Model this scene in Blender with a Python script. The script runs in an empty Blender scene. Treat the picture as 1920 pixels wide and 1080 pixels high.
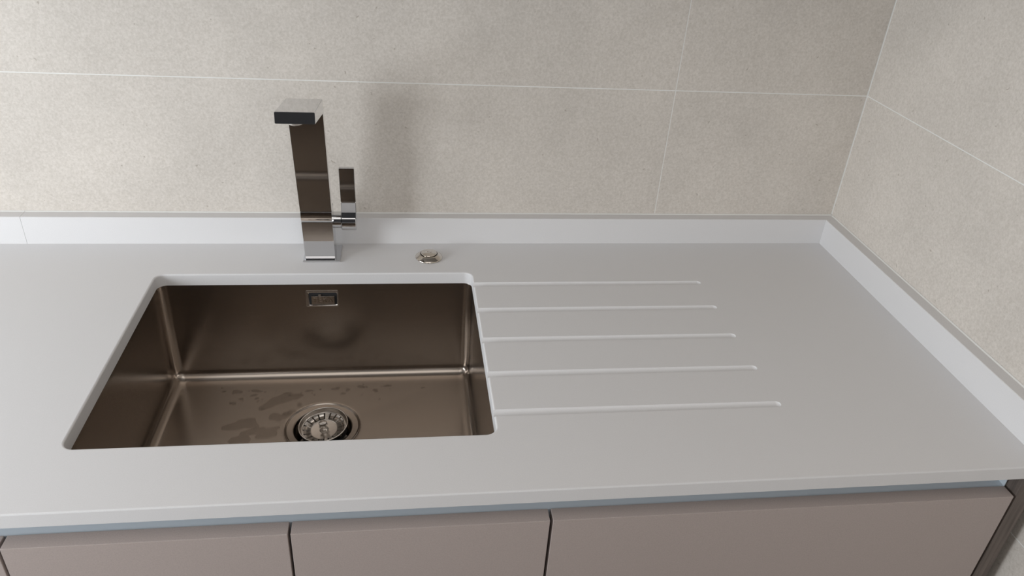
import bpy, bmesh, math, random
from mathutils import Vector, Matrix
random.seed(7)
C = bpy.context.scene.collection
scn = bpy.context.scene
PI = math.pi
ZW = 0.90                                   # height of the worktop's top above the floor
T = 0.0216                                  # upstand thickness = distance of the tiled walls from the origin corner
H = 0.0491                                  # upstand height
D = 0.6033                                  # worktop front edge
WL, WF, CEIL = -2.12, -3.00, 2.55           # left wall, wall behind the camera, ceiling

# ------------------------------------------------------------------ camera
R = ((0.99029070, 0.00890673, -0.13868346), (-0.12378121, 0.51017070, -0.85111930), (0.06317155, 0.86002705, 0.50632285))
cd = bpy.data.cameras.new('camera'); cam = bpy.data.objects.new('camera', cd); C.objects.link(cam)
cd.sensor_width = 36.0; cd.lens = 1429.48 / 1920 * 36.0; cd.clip_start = 0.02
m4 = Matrix([list(R[i]) + [0] for i in range(3)] + [[0, 0, 0, 1]])
cam.matrix_world = Matrix.Translation((-0.78567, -1.21342, 0.62808 + ZW)) @ m4
scn.camera = cam

# ------------------------------------------------------------------ world, light, exposure
w = bpy.data.worlds.new('world'); scn.world = w; w.use_nodes = True
w.node_tree.nodes['Background'].inputs['Color'].default_value = (0.80, 0.90, 1.0, 1)
w.node_tree.nodes['Background'].inputs['Strength'].default_value = 1.0
WIN = dict(y0=-1.34, y1=-0.30, z0=0.80, z1=1.56, m0=-0.86, m1=-0.74)      # window in the left wall, with a mullion
REAR_FILL = [(-2.02, -1.42), (-0.70, -0.10)]; REAR_FILL_Z = (1.12, 2.36)                # two openings added in the wall behind the camera for ambient fill
def area(name, loc, rot, sx, sy, power, col):
    l = bpy.data.lights.new(name, 'AREA'); l.shape = 'RECTANGLE'; l.size = sx; l.size_y = sy
    l.energy = power; l.color = col
    o = bpy.data.objects.new(name, l); C.objects.link(o); o.location = loc; o.rotation_euler = rot
    return o
area('window_daylight', (WL - 0.02, (WIN['y0'] + WIN['m0']) / 2, (WIN['z0'] + WIN['z1']) / 2), (0, -PI / 2, 0),
     WIN['z1'] - WIN['z0'] - .06, WIN['m0'] - WIN['y0'] - .05, 15, (0.905, 0.955, 1.0))
area('side_sash_daylight', (WL - 0.02, (WIN['m1'] + WIN['y1']) / 2, (WIN['z0'] + WIN['z1']) / 2), (0, -PI / 2, 0),
     WIN['z1'] - WIN['z0'] - .06, WIN['y1'] - WIN['m1'] - .05, 5.5, (0.905, 0.955, 1.0))
for wa, wb_ in REAR_FILL:
    area('rear_fill_light', ((wa + wb_) / 2, WF - 0.02, sum(REAR_FILL_Z) / 2), (PI / 2, 0, 0), wb_ - wa - .08, REAR_FILL_Z[1] - REAR_FILL_Z[0] - .08, 3.3, (1.0, 0.96, 0.93))  # added fill light on the back wall and front faces
area('ceiling_fill', (-1.0, -1.45, CEIL - 0.03), (0, 0, 0), 1.3, 1.1, 4.0, (1.0, 0.96, 0.92))  # added broad overhead fill for the ambient level, no lamp fitting modelled
scn.view_settings.view_transform = 'Standard'; scn.view_settings.look = 'None'
scn.view_settings.gamma = 1.0; scn.view_settings.use_curve_mapping = False
scn.view_settings.exposure = 0.08

# ------------------------------------------------------------------ materials
def mat(name, col, rough=0.5, metal=0.0, spec=0.5):
    m = bpy.data.materials.new(name); m.use_nodes = True
    b = m.node_tree.nodes['Principled BSDF']
    b.inputs['Base Color'].default_value = (*col, 1); b.inputs['Roughness'].default_value = rough
    b.inputs['Metallic'].default_value = metal; b.inputs['Specular IOR Level'].default_value = spec
    return m
def nd(m, typ, **kw):
    n = m.node_tree.nodes.new(typ)
    for k, v in kw.items():
        if k in n.inputs: n.inputs[k].default_value = v
        else: setattr(n, k, v)
    return n
def lk(m, a, ao, b, bi): m.node_tree.links.new(a.outputs[ao], b.inputs[bi])
def coords(m, scale=(1, 1, 1)):
    tc = nd(m, 'ShaderNodeTexCoord'); mp = nd(m, 'ShaderNodeMapping'); mp.inputs['Scale'].default_value = scale
    lk(m, tc, 'Object', mp, 'Vector'); return mp
def grain(m, scale, amt, c, vec=None, detail=3.0):
    """multiply the base colour by 1 +- amt with noise"""
    b = m.node_tree.nodes['Principled BSDF']
    vec = vec or coords(m)
    n = nd(m, 'ShaderNodeTexNoise', Scale=scale, Detail=detail, Roughness=0.6); lk(m, vec, 'Vector', n, 'Vector')
    r = nd(m, 'ShaderNodeValToRGB')
    r.color_ramp.elements[0].position = 0.3; r.color_ramp.elements[1].position = 0.7
    r.color_ramp.elements[0].color = (*[x * (1 - amt) for x in c], 1); r.color_ramp.elements[1].color = (*[min(1, x * (1 + amt)) for x in c], 1)
    lk(m, n, 'Fac', r, 'Fac'); return n, r, b
def bump(m, src, out, strength, dist):
    bp = nd(m, 'ShaderNodeBump', Strength=strength, Distance=dist); lk(m, src, out, bp, 'Height')
    lk(m, bp, 'Normal', m.node_tree.nodes['Principled BSDF'], 'Normal')

def tile_material():
    c = (0.685, 0.638, 0.586)
    m = mat('beige_stone_tile', c, 0.55, spec=0.3)
    vec = coords(m)
    n1, r1, b = grain(m, 5.0, 0.075, c, vec, 6.0)
    n2 = nd(m, 'ShaderNodeTexNoise', Scale=300.0, Detail=7.0, Roughness=0.7); lk(m, vec, 'Vector', n2, 'Vector')
    r2 = nd(m, 'ShaderNodeValToRGB'); r2.color_ramp.elements[0].position = 0.30; r2.color_ramp.elements[1].position = 0.72
    r2.color_ramp.elements[0].color = (0.80, 0.785, 0.76, 1); r2.color_ramp.elements[1].color = (1.08, 1.08, 1.08, 1)
    lk(m, n2, 'Fac', r2, 'Fac')
    mx = nd(m, 'ShaderNodeMix', data_type='RGBA', blend_type='MULTIPLY'); mx.inputs[0].default_value = 1.0
    m.node_tree.links.new(r1.outputs['Color'], mx.inputs[6]); m.node_tree.links.new(r2.outputs['Color'], mx.inputs[7])
    # sparse darker flecks
    wv = nd(m, 'ShaderNodeTexNoise', Scale=60.0, Detail=2.0); lk(m, vec, 'Vector', wv, 'Vector')
    add = nd(m, 'ShaderNodeVectorMath', operation='MULTIPLY_ADD')
    add.inputs[1].default_value = (0.022, 0.022, 0.022); lk(m, wv, 'Color', add, 0); lk(m, vec, 'Vector', add, 2)
    vo = nd(m, 'ShaderNodeTexVoronoi', Scale=42.0); lk(m, add, 'Vector', vo, 'Vector')
    th = nd(m, 'ShaderNodeMapRange'); th.inputs['From Min'].default_value = 0.04; th.inputs['From Max'].default_value = 0.085
    th.inputs['To Min'].default_value = 0.5; th.inputs['To Max'].default_value = 0.0; lk(m, vo, 'Distance', th, 'Value')
    pk = nd(m, 'ShaderNodeMath', operation='GREATER_THAN'); pk.inputs[1].default_value = 0.30
    sp = nd(m, 'ShaderNodeSeparateColor'); lk(m, vo, 'Color', sp, 'Color'); lk(m, sp, 'Red', pk, 0)
    mu = nd(m, 'ShaderNodeMath', operation='MULTIPLY'); lk(m, th, 'Result', mu, 0); lk(m, pk, 'Value', mu, 1)
    fk = nd(m, 'ShaderNodeMix', data_type='RGBA'); fk.inputs[7].default_value = (0.27, 0.22, 0.17, 1)
    lk(m, mu, 'Value', fk, 0); m.node_tree.links.new(mx.outputs[2], fk.inputs[6])
    m.node_tree.links.new(fk.outputs[2], b.inputs['Base Color'])
    bump(m, n2, 'Fac', 0.18, 0.0012)
    return m
M = {}
M['tile'] = tile_material()
M['grout'] = mat('pale_grout', (0.80, 0.79, 0.76), 0.8)
M['white'] = mat('white_composite_stone', (0.720, 0.710, 0.710), 0.5, spec=0.4)
n_, r_, b_ = grain(M['white'], 900.0, 0.03, (0.720, 0.710, 0.710)); lk(M['white'], r_, 'Color', b_, 'Base Color')
M['seal'] = mat('white_sealant', (0.78, 0.77, 0.74), 0.5)
def steel(name, col, rough, scale, amt, bmp=0.0):
    m = mat(name, col, rough, 1.0)
    v = coords(m, scale); n = nd(m, 'ShaderNodeTexNoise', Scale=1.0, Detail=3.0); lk(m, v, 'Vector', n, 'Vector')
    mr = nd(m, 'ShaderNodeMapRange'); mr.inputs['To Min'].default_value = rough - amt; mr.inputs['To Max'].default_value = rough + amt
    lk(m, n, 'Fac', mr, 'Value'); lk(m, mr, 'Result', m.node_tree.nodes['Principled BSDF'], 'Roughness')
    if bmp: bump(m, n, 'Fac', bmp, 0.0002)
    return m
M['steel'] = steel('brushed_stainless_steel', (0.40, 0.352, 0.310), 0.22, (14, 500, 500), 0.03)
M['steel_plain'] = steel('satin_stainless_steel', (0.56, 0.52, 0.48), 0.20, (300, 300, 300), 0.04)
M['steel_worn'] = steel('worn_stainless_steel', (0.64, 0.60, 0.56), 0.22, (300, 300, 300), 0.05)
M['chrome'] = steel('polished_chrome', (0.66, 0.66, 0.67), 0.045, (90, 90, 40), 0.02)
M['nickel'] = mat('polished_nickel', (0.62, 0.57, 0.51), 0.10, 1.0)
M['dark'] = mat('dark_void', (0.012, 0.012, 0.013), 0.7)
M['door'] = mat('taupe_matt_lacquer', (0.43, 0.366, 0.341), 0.5, spec=0.35)
n_, r_, b_ = grain(M['door'], 700.0, 0.07, (0.43, 0.366, 0.341)); lk(M['door'], r_, 'Color', b_, 'Base Color')
M['wood'] = mat('grey_brown_oak', (0.13, 0.105, 0.09), 0.55)
n_, r_, b_ = grain(M['wood'], 1.0, 0.35, (0.13, 0.105, 0.09), coords(M['wood'], (260, 260, 9)), 5.0); lk(M['wood'], r_, 'Color', b_, 'Base Color')
M['alu'] = mat('pale_lacquered_aluminium', (0.68, 0.745, 0.80), 0.3)
M['carcass'] = mat('grey_melamine', (0.30, 0.29, 0.28), 0.6)
M['ceil'] = mat('ceiling_paint', (0.80, 0.79, 0.77), 0.9)
M['plaster'] = mat('warm_plaster', (0.55, 0.52, 0.48), 0.9)
M['darkwall'] = mat('brown_plaster', (0.055, 0.056, 0.062), 0.8)
M['floor'] = mat('brown_floor', (0.20, 0.16, 0.13), 0.5)
M['frame'] = mat('white_window_paint', (0.75, 0.75, 0.74), 0.4)
wm = bpy.data.materials.new('water'); wm.use_nodes = True
wm.node_tree.nodes.remove(wm.node_tree.nodes['Principled BSDF'])
wt_, wg_ = nd(wm, 'ShaderNodeBsdfTransparent'), nd(wm, 'ShaderNodeBsdfGlossy'); wt_.inputs['Color'].default_value = (0.85, 0.835, 0.82, 1)
wg_.inputs['Roughness'].default_value = 0.03; wf_ = nd(wm, 'ShaderNodeFresnel', IOR=1.33); wx_ = nd(wm, 'ShaderNodeMixShader')
wgeo_ = nd(wm, 'ShaderNodeNewGeometry'); wi_ = nd(wm, 'ShaderNodeMath', operation='MULTIPLY_ADD'); wi_.inputs[1].default_value = -1; wi_.inputs[2].default_value = 1
wq_ = nd(wm, 'ShaderNodeMath', operation='MULTIPLY'); lk(wm, wgeo_, 'Backfacing', wi_, 0); lk(wm, wi_, 'Value', wq_, 0); lk(wm, wf_, 'Fac', wq_, 1)
lk(wm, wq_, 'Value', wx_, 0); lk(wm, wt_, 'BSDF', wx_, 1); lk(wm, wg_, 'BSDF', wx_, 2)
wm.node_tree.links.new(wx_.outputs[0], wm.node_tree.nodes['Material Output'].inputs['Surface'])
M['water'] = wm

# ------------------------------------------------------------------ helpers
def obj(name, bm, m, parent=None, smooth=None, recalc=True):
    if recalc: bmesh.ops.recalc_face_normals(bm, faces=bm.faces)
    me = bpy.data.meshes.new(name); bm.to_mesh(me); bm.free()
    me.materials.append(m)
    o = bpy.data.objects.new(name, me); C.objects.link(o)
    if smooth is not None:
        me.polygons.foreach_set('use_smooth', [True] * len(me.polygons))
        me.set_sharp_from_angle(angle=math.radians(smooth))
        wn = o.modifiers.new('flat_faces', 'WEIGHTED_NORMAL'); wn.keep_sharp = True; wn.weight = 100
    if parent: o.parent = parent
    return o
def tag(o, label, cat, group=None):
    o['label'] = label; o['category'] = cat
    if group: o['group'] = group
    return o
def thing(name, label, cat, group=None):
    o = bpy.data.objects.new(name, None); o.empty_display_size = 0.05; C.objects.link(o)
    return tag(o, label, cat, group)
def place(root, loc):
    """put the Empty at the thing's base while its parts keep their world coordinates"""
    root.location = loc
    for ch in root.children: ch.matrix_parent_inverse = Matrix.Translation(loc).inverted()
def struct(name, bm, m, parent=None):
    o = obj(name, bm, m, parent)
    if not parent: o['kind'] = 'structure'
    return o
def box(bm, x0, x1, y0, y1, z0, z1, bev=0.0, seg=2, mtx=None):
    r = bmesh.ops.create_cube(bm, size=1.0); vs = r['verts']
    for v in vs:
        v.co = Vector((x0 + (v.co.x + .5) * (x1 - x0), y0 + (v.co.y + .5) * (y1 - y0), z0 + (v.co.z + .5) * (z1 - z0)))
    if bev:
        es = list({e for v in vs for e in v.link_edges})
        rr = bmesh.ops.bevel(bm, geom=es, offset=bev, segments=seg, affect='EDGES', profile=0.5)
        vs = list({v for v in rr['verts']} | {v for v in vs if v.is_valid})
    if mtx is not None: bmesh.ops.transform(bm, matrix=mtx, verts=[v for v in vs if v.is_valid])
    return vs
def bx(*a, **k):
    bm = bmesh.new(); box(bm, *a, **k); return bm
def lathe(bm, prof, cx, cy, z, n=64, skip=None, close=False, mtx=None):
    rings = []
    for (r, h) in prof:
        if r < 1e-6: rings.append([bm.verts.new((cx, cy, z + h))])
        else: rings.append([bm.verts.new((cx + r * math.cos(2 * PI * k / n), cy + r * math.sin(2 * PI * k / n), z + h)) for k in range(n)])
    pairs = list(zip(range(len(rings) - 1), range(1, len(rings))))
    if close: pairs.append((len(rings) - 1, 0))
    for i, j in pairs:
        a, b = rings[i], rings[j]
        for k in range(n):
            if skip and skip(i, k): continue
            k2 = (k + 1) % n
            if len(a) == 1: bm.faces.new((a[0], b[k], b[k2]))
            elif len(b) == 1: bm.faces.new((a[k], b[0], a[k2]))
            else: bm.faces.new((a[k], b[k], b[k2], a[k2]))
    if mtx is not None: bmesh.ops.transform(bm, matrix=mtx, verts=[v for r in rings for v in r])
def rrect(x0, x1, y0, y1, r, z, n=10, side=0):
    pts = []
    for (cx, cy, a0) in ((x1 - r, y1 - r, 0), (x0 + r, y1 - r, 90), (x0 + r, y0 + r, 180), (x1 - r, y0 + r, 270)):
        for k in range(n + 1):
            a = math.radians(a0 + 90 * k / n); pts.append((cx + r * math.cos(a), cy + r * math.sin(a), z))
    if side:                                          # extra points along the straight sides
        out = []
        for i, p in enumerate(pts):
            out.append(p); q = pts[(i + 1) % len(pts)]
            if i % (n + 1) == n: out += [tuple(p[j] + (q[j] - p[j]) * k / (side + 1) for j in range(3)) for k in range(1, side + 1)]
        pts = out
    return pts
def loft(bm, loops, cap0=False, cap1=False):
    L = [[bm.verts.new(p) for p in lp] for lp in loops]
    n = len(L[0])
    for a, b in zip(L, L[1:]):
        for k in range(n): bm.faces.new((a[k], b[k], b[(k + 1) % n], a[(k + 1) % n]))
    if cap0: bm.faces.new(L[0])
    if cap1: bm.faces.new(L[-1])
    return L
def prism(bm, prof, x0, x1):
    """extrude a (y, z) outline along x"""
    a = [bm.verts.new((x0, y, z)) for y, z in prof]; b = [bm.verts.new((x1, y, z)) for y, z in prof]
    n = len(prof)
    for k in range(n): bm.faces.new((a[k], a[(k + 1) % n], b[(k + 1) % n], b[k]))
    bm.faces.new(a); bm.faces.new(b)
def applied(o):
    dg = bpy.context.evaluated_depsgraph_get()
    me = bpy.data.meshes.new_from_object(o.evaluated_get(dg)); o.modifiers.clear(); o.data = me
    return o

# ------------------------------------------------------------------ setting
FZ = 0.0
struct('floor', bx(WL, 0.10, WF, 0.10, -0.1, FZ), M['floor'])
struct('ceiling', bx(WL, 0.10, WF, 0.10, CEIL, CEIL + 0.1), M['ceil'])
wb = struct('wall_back', bx(WL, 0.12, T + 0.0003, 0.12, 0, CEIL), M['grout'])
wr = struct('wall_right', bx(T + 0.0003, 0.12, WF, T + 0.0003, 0, CEIL), M['grout'])
bm = bmesh.new(); xe = [WL] + [v for p in REAR_FILL for v in p] + [0.12]
for k in range(0, 6, 2): box(bm, xe[k], xe[k + 1], WF - 0.1, WF, 0, CEIL)
for a, b in REAR_FILL: box(bm, a, b, WF - 0.1, WF, 0, REAR_FILL_Z[0]); box(bm, a, b, WF - 0.1, WF, REAR_FILL_Z[1], CEIL)
struct('wall_front', bm, M['darkwall'])
bm = bmesh.new()
y0, y1, z0, z1 = WIN['y0'], WIN['y1'], WIN['z0'], WIN['z1']
box(bm, WL - 0.1, WL, WF, y0, 0, CEIL); box(bm, WL - 0.1, WL, y1, 0.1, 0, CEIL)
box(bm, WL - 0.1, WL, y0, y1, 0, z0); box(bm, WL - 0.1, WL, y0, y1, z1, CEIL)
struct('wall_left', bm, M['plaster'])
bm = bmesh.new(); f = 0.05
box(bm, WL - 0.08, WL - 0.03, y0, y0 + f, z0, z1); box(bm, WL - 0.08, WL - 0.03, y1 - f, y1, z0, z1)
box(bm, WL - 0.08, WL - 0.03, y0 + f, y1 - f, z0, z0 + f); box(bm, WL - 0.08, WL - 0.03, y0 + f, y1 - f, z1 - f, z1)
box(bm, WL - 0.08, WL - 0.0, WIN['m0'], WIN['m1'], z0 + f, z1 - f)
struct('window_1', bm, M['frame'])
for n, (a, b) in enumerate(REAR_FILL):
    bm = bmesh.new(); c0, c1 = REAR_FILL_Z
    box(bm, a, a + f, WF - .08, WF - .03, c0, c1); box(bm, b - f, b, WF - .08, WF - .03, c0, c1)
    box(bm, a + f, b - f, WF - .08, WF - .03, c0, c0 + f); box(bm, a + f, b - f, WF - .08, WF - .03, c1 - f, c1)
    struct('window_%d' % (n + 2), bm, M['frame'])  # frames around the openings added for the rear fill light
# large-format tiles, one object each, standing 1 mm proud of the grout bed
zj = [ZW + 0.2791 + 0.414 * k for k in range(-3, 5)]
zs = [0.0] + [z for z in zj if 0.02 < z < CEIL - 0.02] + [CEIL]
g = 0.0009
xs = [WL, -1.5291, -0.3291, T]
for i in range(len(xs) - 1):
    for k in range(len(zs) - 1):
        obj('tile', bx(xs[i] + g, xs[i + 1] - (g if i < 2 else 0.0016), T, T + 0.004, zs[k] + g, zs[k + 1] - g), M['tile'], wb)
ys = [T, -1.18, -2.38, WF]
for i in range(3):
    for k in range(len(zs) - 1):
        obj('tile', bx(T, T + 0.004, ys[i + 1] + g, ys[i] - (g if i else 0.0016), zs[k] + g, zs[k + 1] - g), M['tile'], wr)

# ------------------------------------------------------------------ worktop with sink cut-out and draining grooves
XL = -2.119
SX0, SX1, SY1, SY0 = -1.1755, -0.6755, -0.1065, -0.5068
c = 0.0016
bm = bmesh.new()
prism(bm, [(T - .001, ZW - .02), (T - .001, ZW), (-D + c, ZW), (-D + .0004, ZW - .0005), (-D, ZW - c), (-D, ZW - .0192), (-D + .0008, ZW - .02)], XL, T - 0.001)
wt = obj('worktop', bm, M['white'])
cutters = []
def cutter(bm):
    o = obj('cutter', bm, M['white']); cutters.append(o)
    md = wt.modifiers.new('cut', 'BOOLEAN'); md.operation = 'DIFFERENCE'; md.solver = 'EXACT'; md.object = o
bm = bmesh.new()
e = 0.0022
lps = [rrect(SX0, SX1, SY0, SY1, .014, ZW - .03, 12), rrect(SX0, SX1, SY0, SY1, .014, ZW - e, 12)]
for a in (20, 40, 60, 90):
    q = e * (1 - math.cos(math.radians(a))); lps.append(rrect(SX0 - q, SX1 + q, SY0 - q, SY1 + q, .014 + q, ZW - e + e * math.sin(math.radians(a)), 12))
lps.append(rrect(SX0 - e, SX1 + e, SY0 - e, SY1 + e, .014 + e, ZW + .01, 12))
loft(bm, lps, True, True); cutter(bm)
for gy in (-0.1455, -0.2240, -0.3050, -0.3868, -0.4676):
    bm = bmesh.new(); rr = 0.0072
    A, B = Vector((SX1 - .02, gy, ZW + .0022)), Vector((-0.2945, gy, ZW + .0040))
    d = (B - A).normalized(); u = Vector((0, 1, 0)); v = d.cross(u)
    n = 72; rings = []
    for (p, r) in [(A, rr)] + [(B + d * rr * math.sin(math.radians(a)), rr * math.cos(math.radians(a))) for a in range(0, 86, 5)]:
        rings.append([tuple(p + (u * math.cos(2 * PI * k / n) + v * math.sin(2 * PI * k / n)) * r) for k in range(n)])
    loft(bm, rings, True, True); cutter(bm)
applied(wt)
for o in cutters: bpy.data.objects.remove(o)
wt.data.polygons.foreach_set('use_smooth', [True] * len(wt.data.polygons)); wt.data.set_sharp_from_angle(angle=math.radians(8.5))
tag(wt, 'white composite stone worktop with sink cut-out and five draining grooves', 'worktop')

def upstand(x0, x1, label):
    bm = bmesh.new(); q = .0008
    prism(bm, [(0, ZW), (0, ZW + H - q), (q, ZW + H), (T - .0005, ZW + H), (T - .0005, ZW)], x0, x1)
    o = obj('upstand', bm, M['white']); tag(o, label, 'upstand', 'upstands around the worktop')
    bm = bmesh.new(); prism(bm, [(T - .0022, ZW + H), (T - .0004, ZW + H + .0016), (T - .0004, ZW + H)], x0, x1)
    obj('sealant_bead', bm, M['seal'], o)
upstand(-1.4056, T - .001, 'long white upstand along the back wall behind the faucet')
upstand(XL, -1.4060, 'short piece of white upstand left of the butt joint at the back wall')
bm = bmesh.new(); q = .0008
P = [(0, ZW), (0, ZW + H - q), (q, ZW + H), (T - .0005, ZW + H), (T - .0005, ZW)]
def prism_y(bm, prof, y0, y1):
    a = [bm.verts.new((x, y0, z)) for x, z in prof]; b = [bm.verts.new((x, y1, z)) for x, z in prof]
    n = len(prof)
    for k in range(n): bm.faces.new((a[k], a[(k + 1) % n], b[(k + 1) % n], b[k]))
    bm.faces.new(a); bm.faces.new(b)
prism_y(bm, P, -D, -.0002)
ur = tag(obj('upstand', bm, M['white']), 'white upstand running forward along the right-hand wall', 'upstand', 'upstands around the worktop')
bm = bmesh.new(); prism_y(bm, [(T - .0022, ZW + H), (T - .0004, ZW + H + .0016), (T - .0004, ZW + H)], -D, T - .003)
obj('sealant_bead', bm, M['seal'], ur)

# wall units above the picture's top edge shade the upper wall
wc = thing('wall_cabinet', 'row of wall units hung above the worktop just out of view', 'cabinet')
obj('carcass', bx(WL + .004, T - .001, -.31, T - .001, ZW + .62, 2.30), M['carcass'], wc)
for k in range(4):
    obj('door', bx(WL + .005 + k * .533, WL + .535 + k * .533, -.330, -.311, ZW + .62, 2.30, bev=.001), M['door'], wc)
place(wc, (-1.0, -.15, ZW + .62))

# ------------------------------------------------------------------ sink
BX0, BX1, BY0, BY1 = SX0 - .001, SX1 + .001, SY0 - .001, SY1 + .001
ZF = ZW - 0.205
DX, DY = -0.9195, -0.2435
sink = thing('sink', 'undermount brushed stainless steel single bowl sink set in the white worktop', 'sink')
bm = bmesh.new(); rf, rc = .0170, .0150
zt = ZW - .0203
lps = [rrect(BX0 - .02, BX1 + .02, BY0 - .02, BY1 + .02, .02, zt, 10, 16), rrect(BX0 - .0006, BX1 + .0006, BY0 - .0006, BY1 + .0006, rc, zt, 10, 16),
       rrect(BX0, BX1, BY0, BY1, rc, zt - .001, 10, 16), rrect(BX0, BX1, BY0, BY1, rc, zt - .01, 10, 16), rrect(BX0, BX1, BY0, BY1, rc, ZF + rf + .01, 10, 16)]
for k in range(0, 9):
    a = math.radians(90 * k / 8); q = rf * (1 - math.cos(a)); zz = ZF + rf - rf * math.sin(a)
    lps.append(rrect(BX0 + q, BX1 - q, BY0 + q, BY1 - q, max(.003, rc - q * .7), zz, 10, 16))
fl = rrect(BX0 + rf + .004, BX1 - rf - .004, BY0 + rf + .004, BY1 - rf - .004, .004, ZF - .0001, 10, 16)
lps.append(fl)
def ring(r, z):
    out = []
    for (x, y, _) in fl:
        a = math.atan2(y - DY, x - DX); out.append((DX + r * math.cos(a), DY + r * math.sin(a), z))
    return out
lps += [ring(.064, ZF - .0012), ring(.060, ZF - .0016), ring(.0588, ZF - .0026)]
loft(bm, lps)
bo = obj('bowl', bm, M['steel'], sink, smooth=50)
bm = bmesh.new()
lathe(bm, [(.0600, -.0020), (.0594, -.0004), (.0585, .0001), (.0576, -.0004), (.0568, -.0015), (.0556, -.0018), (.0480, -.0024), (.0462, -.0028), (.0450, -.0042), (.0445, -.010), (.0440, -.045), (.020, -.055), (.018, -.10)], DX, DY, ZF, 72)
obj('drain_flange', bm, M['steel'], sink, smooth=40)
bm = bmesh.new(); lathe(bm, [(0, -.092), (.0195, -.092), (.0195, -.12), (0, -.12)], DX, DY, ZF, 32); obj('drain_pipe', bm, M['dark'], sink)
# overflow
ox0, ox1, oz0, oz1 = -0.9490, -0.8955, ZW - .0628, ZW - .0325
oy = BY1
bm = bmesh.new()
def rr_xz(x0, x1, z0, z1, r, y): return [(p[0], y, p[1]) for p in rrect(x0, x1, z0, z1, r, 0, 5)]
loft(bm, [rr_xz(ox0, ox1, oz0, oz1, .003, oy - .0001), rr_xz(ox0, ox1, oz0, oz1, .003, oy - .0012), rr_xz(ox0 + .0012, ox1 - .0012, oz0 + .0010, oz1 - .0010, .0025, oy - .0015),
          rr_xz(ox0 + .0045, ox1 - .0022, oz0 + .0022, oz1 - .0035, .002, oy - .0012), rr_xz(ox0 + .0055, ox1 - .003, oz0 + .003, oz1 - .0045, .002, oy - .0002)])
of = obj('overflow_frame', bm, M['steel_worn'], sink, smooth=35)
bm = bmesh.new(); box(bm, ox0 + .0052, ox1 - .0028, oy - .0004, oy - .0002, oz0 + .0028, oz1 - .0042); obj('overflow_slot', bm, M['dark'], of)
bm = bmesh.new(); box(bm, ox0 + .0095, ox1 - .0065, oy - .0040, oy - .0010, oz0 + .0058, oz1 - .0088, .0006); box(bm, ox0 + .021, ox0 + .0255, oy - .0035, oy - .001, oz1 - .0088, oz1 - .0062, .0006)
op = obj('overflow_cover', bm, M['steel_plain'], sink, smooth=35)
fc = bpy.data.curves.new('lettering', 'FONT'); fc.body = 'TEKA'; fc.size = 0.0125; fc.extrude = 0.0004; fc.align_x = 'CENTER'; fc.align_y = 'CENTER'; fc.space_character = 1.15
fo = bpy.data.objects.new('lettering', fc); C.objects.link(fo)
fo.matrix_world = Matrix.Translation(((ox0 + ox1) / 2 + .0015, oy - .0042, (oz0 + oz1) / 2 - .0015)) @ Matrix.Rotation(PI / 2, 4, 'X')
bpy.context.view_layer.update()
dg = bpy.context.evaluated_depsgraph_get(); me = bpy.data.meshes.new_from_object(fo.evaluated_get(dg)); me.transform(fo.matrix_world)
bpy.data.objects.remove(fo); me.materials.clear(); me.materials.append(M['nickel'])
lo = bpy.data.objects.new('lettering', me); C.objects.link(lo); lo.parent = op; lo.modifiers.clear(); lo['label'] = 'raised metal brand lettering on the overflow cover'
place(sink, (DX, DY, ZF))

# strainer basket: lifted out a little and tilted in the drain
st = thing('strainer_basket', 'round slotted steel strainer basket sitting tilted in the sink drain', 'strainer')
tilt = Matrix.Translation((DX + .0005, DY + .0035, ZF + .001)) @ Matrix.Rotation(math.radians(-4.5), 4, 'Y') @ Matrix.Rotation(math.radians(4), 4, 'X')
bm = bmesh.new()
lathe(bm, [(.0385 + .0013 * math.cos(2 * PI * k / 8), .0013 * math.sin(2 * PI * k / 8)) for k in range(8)], 0, 0, 0, 72, close=True, mtx=tilt)
obj('rim', bm, M['steel_worn'], st, smooth=60)
bm = bmesh.new()
lathe(bm, [(.0384, 0), (.0366, -.0058), (.0358, -.0072), (.0350, -.0076)], 0, 0, 0, 80, mtx=tilt)
lathe(bm, [(.0350, -.0076), (.0335, -.0074), (.0225, -.0105), (.0215, -.0110)], 0, 0, 0, 80, skip=lambda i, k: k % 4 == 0 and i == 1, mtx=tilt)
lathe(bm, [(.0335, -.0074), (.0335, -.014), (.022, -.016), (.0225, -.0105)], 0, 0, 0, 80, skip=lambda i, k: (k % 4 == 0) , mtx=tilt)
lathe(bm, [(.0215, -.0110), (.0203, -.0118), (0, -.0118)], 0, 0, 0, 80, mtx=tilt)
bmesh.ops.remove_doubles(bm, verts=bm.verts, dist=1e-5)
obj('slotted_basket', bm, M['steel_worn'], st, smooth=35)
bm = bmesh.new(); lathe(bm, [(0, -.017), (.036, -.017), (.036, -.0172), (0, -.0172)], 0, 0, 0, 48, mtx=tilt); obj('rubber_seal', bm, M['dark'], st)
bm = bmesh.new()
lathe(bm, [(.0075, -.0118), (.0062, -.009), (.0045, -.0075), (.0042, -.002), (.0060, .000), (.0068, .0025), (.0058, .0045), (.003, .0052), (0, .0053)], 0, 0, 0, 32, mtx=tilt)
box(bm, -.0075, .0075, -.0022, .0022, -.0045, -.0008, .001, mtx=tilt @ Matrix.Rotation(.6, 4, 'Z'))
obj('lifting_knob', bm, M['steel_worn'], st, smooth=40)
place(st, (DX, DY, ZF - .01))

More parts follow.
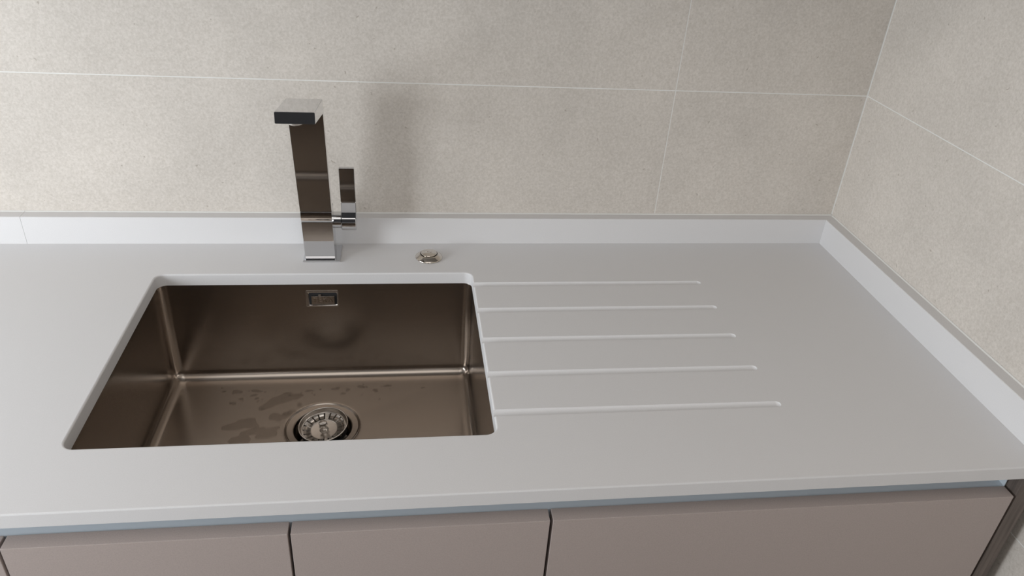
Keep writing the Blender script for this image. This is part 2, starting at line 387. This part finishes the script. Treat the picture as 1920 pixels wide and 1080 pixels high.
# water left on the sink floor: films and drops nobody would count
def blob(bm, cx, cy, z, r, h, sx=1.0, rot=0.0, jag=.18):
    n = 18; ph = [random.uniform(0, 6.28) for _ in range(4)]
    def rad(a): return r * (1 + jag * math.sin(2 * a + ph[0]) + jag * .7 * math.sin(3 * a + ph[1]) + jag * .5 * math.sin(5 * a + ph[2]))
    rings = []
    for s, q in ((1.0, 0.0), (.93, .55), (.8, .85), (.5, 1.0)):
        lp = []
        for k in range(n):
            a = 2 * PI * k / n; x, y = rad(a) * s * math.cos(a) * sx, rad(a) * s * math.sin(a)
            lp.append((cx + x * math.cos(rot) - y * math.sin(rot), cy + x * math.sin(rot) + y * math.cos(rot), z + h * q))
        rings.append(lp)
    loft(bm, rings, False, True)
bm = bmesh.new(); zf = ZF + .00005
for (x, y, r, h, sx, ro, jg) in [(-1.068, -.148, .0055, .0011, 1.5, -.2, .1), (-1.037, -.147, .0035, .0008, 3.0, -.1, .15), (-1.04, -.158, .003, .0007, 2.2, .2, .15),
        (-1.070, -.178, .0045, .0008, 1.2, 0, .2), (-1.059, -.167, .003, .0006, 1.5, .4, .2), (-1.034, -.167, .0032, .0006, 1.1, 0, .2), (-1.02, -.195, .0025, .0003, 1.2, 0, .2),
        (-1.046, -.232, .017, .0003, 1.25, .1, .30), (-1.012, -.252, .014, .0003, 1.9, .35, .32), (-1.04, -.285, .020, .0003, 1.3, 0, .3), (-.99, -.215, .011, .0006, 1.5, .5, .3),
        (-.994, -.172, .016, .0003, 1.7, .5, .3), (-.962, -.186, .0048, .0013, .9, 0, .08), (-.975, -.205, .006, .0007, 1.6, .5, .25),
        (-.905, -.146, .004, .0008, 1.6, 0, .3), (-.885, -.150, .0035, .0007, 1.4, .2, .3), (-.862, -.143, .003, .0007, 3.2, 0, .3), (-.893, -.160, .003, .0006, 1.5, .6, .3),
        (-.838, -.154, .004, .0007, 1.2, .2, .3), (-.818, -.142, .003, .0008, 2.2, .2, .3), (-.757, -.150, .0028, .0006, 1.0, 0, .2), (-.95, -.15, .003, .0006, 2.0, 0, .3), (-1.09, -.146, .0025, .0006, 1.4, 0, .2)]:
    blob(bm, x, y, zf, r, h, sx, ro, jg)
for k in range(26):
    blob(bm, random.uniform(-1.10, -.80), random.uniform(-.185, -.135), zf, random.uniform(.0008, .0018), .0006, random.uniform(.8, 1.6), random.uniform(0, 3))
bmesh.ops.recalc_face_normals(bm, faces=bm.faces)
for f_ in bm.faces:
    if f_.normal.z < 0: f_.normal_flip()
o = obj('water_drops', bm, M['water'], smooth=60, recalc=False)
o['kind'] = 'stuff'; tag(o, 'clear water drops and wet films left on the steel sink floor', 'water')

# ------------------------------------------------------------------ faucet: square column leaning forward, flat spout
fa = thing('kitchen_faucet', 'tall square chrome mixer faucet with flat spout behind the sink', 'faucet')
LEAN = 0.165
def leanm(): 
    m = Matrix.Identity(4); m[1][2] = -LEAN; return Matrix.Translation((0, 0, ZW)) @ m
fx0, fx1, fy = -0.9505, -0.9015, -0.0610
LM = leanm()
bm = bmesh.new(); box(bm, -.9540, -.8930, -.0680, -.0105, ZW, ZW + .0034, .0009); obj('base_plate', bm, M['chrome'], fa, smooth=40)
bm = bmesh.new(); box(bm, fx0, fx1, fy, fy + .035, .0035, .0765, .0007, 2, mtx=LM); obj('body', bm, M['chrome'], fa, smooth=40)
bm = bmesh.new()                                     # collar with a slightly bulging face
cf = [(fy + .0004, .0768)] + [(fy + .0004 - .0016 * math.sin(PI * k / 8), .0768 + .0190 * k / 8) for k in range(1, 8)] + [(fy + .0004, .0958), (fy + .034, .0958), (fy + .034, .0768)]
prism(bm, cf, fx0 + .0002, fx1 - .0002); bmesh.ops.transform(bm, matrix=LM, verts=bm.verts)
obj('collar', bm, M['chrome'], fa, smooth=30)
bm = bmesh.new(); box(bm, fx0 + .0012, fx1 - .0012, fy + .0012, fy + .033, .0760, .0972, 0, mtx=LM); obj('swivel_ring', bm, M['dark'], fa)
# upper column and spout are one bent flat bar: outline in the (y, z) plane, width along x
th = .0158
def fp(z): return fy - LEAN * z
top_b = (-.0774, .2800)                    # upper rear corner
tip_t = (-.1880, .2950); slope = (.2950 - .2800) / (top_b[0] + .1880)
tip_b = (tip_t[0] - .0020, tip_t[1] - th)
zin = top_b[1] + slope * (top_b[0] - fp(.262)) - th
out = [(fp(.0965), .0965), (fp(zin), zin), tip_b, tip_t, top_b, (fp(.0965) + .0190, .0965)]
bm = bmesh.new(); prism(bm, [(y, z + ZW) for y, z in out], fx0, fx1)
for v in bm.verts:                                   # the bar widens slightly towards the spout
    z = v.co.z - ZW; k = 0 if z < .20 else (.25 if v.co.y > -.15 and z < zin + .002 else 1); s = 1 + .085 * k
    v.co.x = (fx0 + fx1) / 2 + (v.co.x - (fx0 + fx1) / 2) * s - .0048 * k
bmesh.ops.bevel(bm, geom=list(bm.edges), offset=.0007, segments=2, affect='EDGES')
obj('spout', bm, M['chrome'], fa, smooth=30)
bm = bmesh.new()
nm = Matrix.Translation((-.9335, -.1640, ZW + .2775)) @ Matrix.Rotation(math.radians(8), 4, 'X')
lathe(bm, [(.0125, .003), (.0125, -.0035), (.0115, -.0045), (.0095, -.0045), (.0090, -.001), (0, -.001)], 0, 0, 0, 40, mtx=nm); obj('nozzle', bm, M['steel_worn'], fa, smooth=40)
# lever: round neck and hub with a flat upright paddle
hy, hz = -.0490, ZW + .0695
def cyl_x(bm, x0, x1, r, y, z, bev=.0012, n=48):
    mt = Matrix.Translation((x0, y, z)) @ Matrix.Rotation(PI / 2, 4, 'Y')
    L = x1 - x0
    lathe(bm, [(0, 0), (r - bev, 0), (r, bev), (r, L - bev), (r - bev, L), (0, L)], 0, 0, 0, n, mtx=mt)
bm = bmesh.new(); cyl_x(bm, fx1 - .002, -.8880, .0138, hy, hz); obj('lever_neck', bm, M['chrome'], fa, smooth=40)
bm = bmesh.new(); cyl_x(bm, -.8885, -.8643, .0172, hy, hz)
hub = obj('lever_hub', bm, M['chrome'], fa, smooth=40)
# paddle outline (y, z) growing out of the hub through a concave fillet
lx = .0012
pf = [(hy - .0145, hz + .008), (hy - .0122, hz + .0185), (hy - .0102, hz + .0355), (hy - .0106, hz + .0365), (hy - .0147, hz + .070), (hy - .0180, hz + .0970), (hy - .0110, hz + .0976), (hy - .0062, hz + .055), (hy - .0018, hz + .026), (hy + .004, hz + .015), (hy + .006, hz + .006)]
bm = bmesh.new(); prism(bm, pf, -.8888 + lx, -.8652 + lx)
bmesh.ops.bevel(bm, geom=list(bm.edges), offset=.0006, segments=2, affect='EDGES')
obj('lever_paddle', bm, M['chrome'], fa, smooth=45)
place(fa, ((fx0 + fx1) / 2, -.04, ZW))

# ------------------------------------------------------------------ pop-up waste push button
kb = thing('waste_control_button', 'small round polished metal push button on the worktop right of the faucet', 'button')
KX, KY = -.7450, -.0525
bm = bmesh.new(); lathe(bm, [(0, 0), (.0215, 0), (.0226, .0004), (.0232, .0016), (.0228, .0026), (.0205, .0044), (.0172, .0070), (.0158, .0078), (.0149, .0078), (.0146, .0066), (0, .0066)], KX, KY, ZW, 72)
obj('bezel', bm, M['nickel'], kb, smooth=35)
bm = bmesh.new(); lathe(bm, [(.0147, .0067), (.0137, .0067), (.0137, .0069), (.0147, .0069)], KX, KY, ZW, 64, close=True); obj('gap_ring', bm, M['dark'], kb)
bm = bmesh.new(); lathe(bm, [(0, .0060), (.0136, .0060), (.0136, .0090), (.0130, .0098), (.0110, .0102), (.0060, .0107), (0, .0109)], KX, KY, ZW, 64)
cp = obj('button_cap', bm, M['nickel'], kb, smooth=35)
bm = bmesh.new()
pts = [(-.0045, .0005), (-.0030, .0026), (-.0008, .0022), (.0006, .0), (.0022, -.0016), (.0042, -.0004)]
L = []
for i, (x, y) in enumerate(pts):
    a = Vector((pts[max(0, i - 1)][0], pts[max(0, i - 1)][1], 0)); b = Vector((pts[min(5, i + 1)][0], pts[min(5, i + 1)][1], 0)); d = (b - a).normalized(); nn = Vector((-d.y, d.x, 0)) * .0005
    z = ZW + .0106
    L.append([(KX + x + nn.x, KY + y + nn.y, z), (KX + x + nn.x, KY + y + nn.y, z + .0006), (KX + x - nn.x, KY + y - nn.y, z + .0006), (KX + x - nn.x, KY + y - nn.y, z)])
loft(bm, L, True, True); obj('embossed_mark', bm, M['steel_plain'], cp)
place(kb, (KX, KY, ZW))

# ------------------------------------------------------------------ base units
DT, DB = ZW - .0486, ZW - .80
YF, YB = -.6045, -.5855
def cabinet(x0, x1, doors, label):
    r = thing('base_cabinet', label, 'cabinet', 'base units under the worktop')
    bm = bmesh.new(); zc = ZW - .072
    box(bm, x0, x0 + .016, -.575, 0.0, DB, zc); box(bm, x1 - .016, x1, -.575, 0.0, DB, zc)
    box(bm, x0 + .016, x1 - .016, -.575, 0.0, DB, DB + .016)
    box(bm, x0 + .016, x1 - .016, -.008, 0.0, DB + .016, zc)
    obj('carcass', bm, M['carcass'], r)
    for a, b in doors:
        obj('door', bx(a, b, YF, YB, DB, DT, bev=.0009), M['door'], r, smooth=40)
    place(r, ((x0 + x1) / 2, -.3, DB))
cabinet(-.6175, -.0200, [(-.6180, -.0235)], 'base unit with one wide taupe door beside the dark wood panel')
cabinet(-1.2155, -.6195, [(-.9140, -.6215), (-1.2110, -.9170)], 'base unit with two narrow taupe doors below the sink')
cabinet(-2.1150, -1.2165, [(-1.6640, -1.2140), (-2.1150, -1.6670)], 'base unit whose taupe doors run out of the picture at the left edge')
pl = obj('plinth', bx(-2.115, -.0200, -.545, -.530, 0.0, ZW - .801), M['wood']); tag(pl, 'dark recessed plinth board along the floor below the base units', 'plinth')
# handle channel: hollow curve running back and up from the door tops to the worktop
prof = [(YB + .0015, DT - .030), (YB + .0015, DT - .003)]
for k in range(0, 7):
    a = math.radians(90 * k / 6); prof.append((YB + .003 + .042 * math.sin(a), DT - .002 + .0215 * (1 - math.cos(a))))
prof.append((YB + .045, ZW - .0205))
back = [(y + .0012, z - .0012) for y, z in reversed(prof)]
back[0] = (prof[-1][0] + .0012, ZW - .0205)
bm = bmesh.new(); prism(bm, prof + back, -2.115, -.0215)
gc = tag(obj('handle_channel', bm, M['alu'], smooth=40), 'pale aluminium handle channel between the worktop and the door tops', 'profile')
bm = bmesh.new(); box(bm, -.0221, -.0212, YB + .0012, YB + .044, DT - .003, ZW - .0206); obj('end_cap', bm, M['alu'], gc)
ep = obj('end_panel', bx(-.0195, .0020, -.6042, 0.0, DB - .1, ZW - .0201, bev=.0008), M['wood'], smooth=40)
tag(ep, 'dark grey-brown oak end panel between the last door and the tiled wall', 'panel')
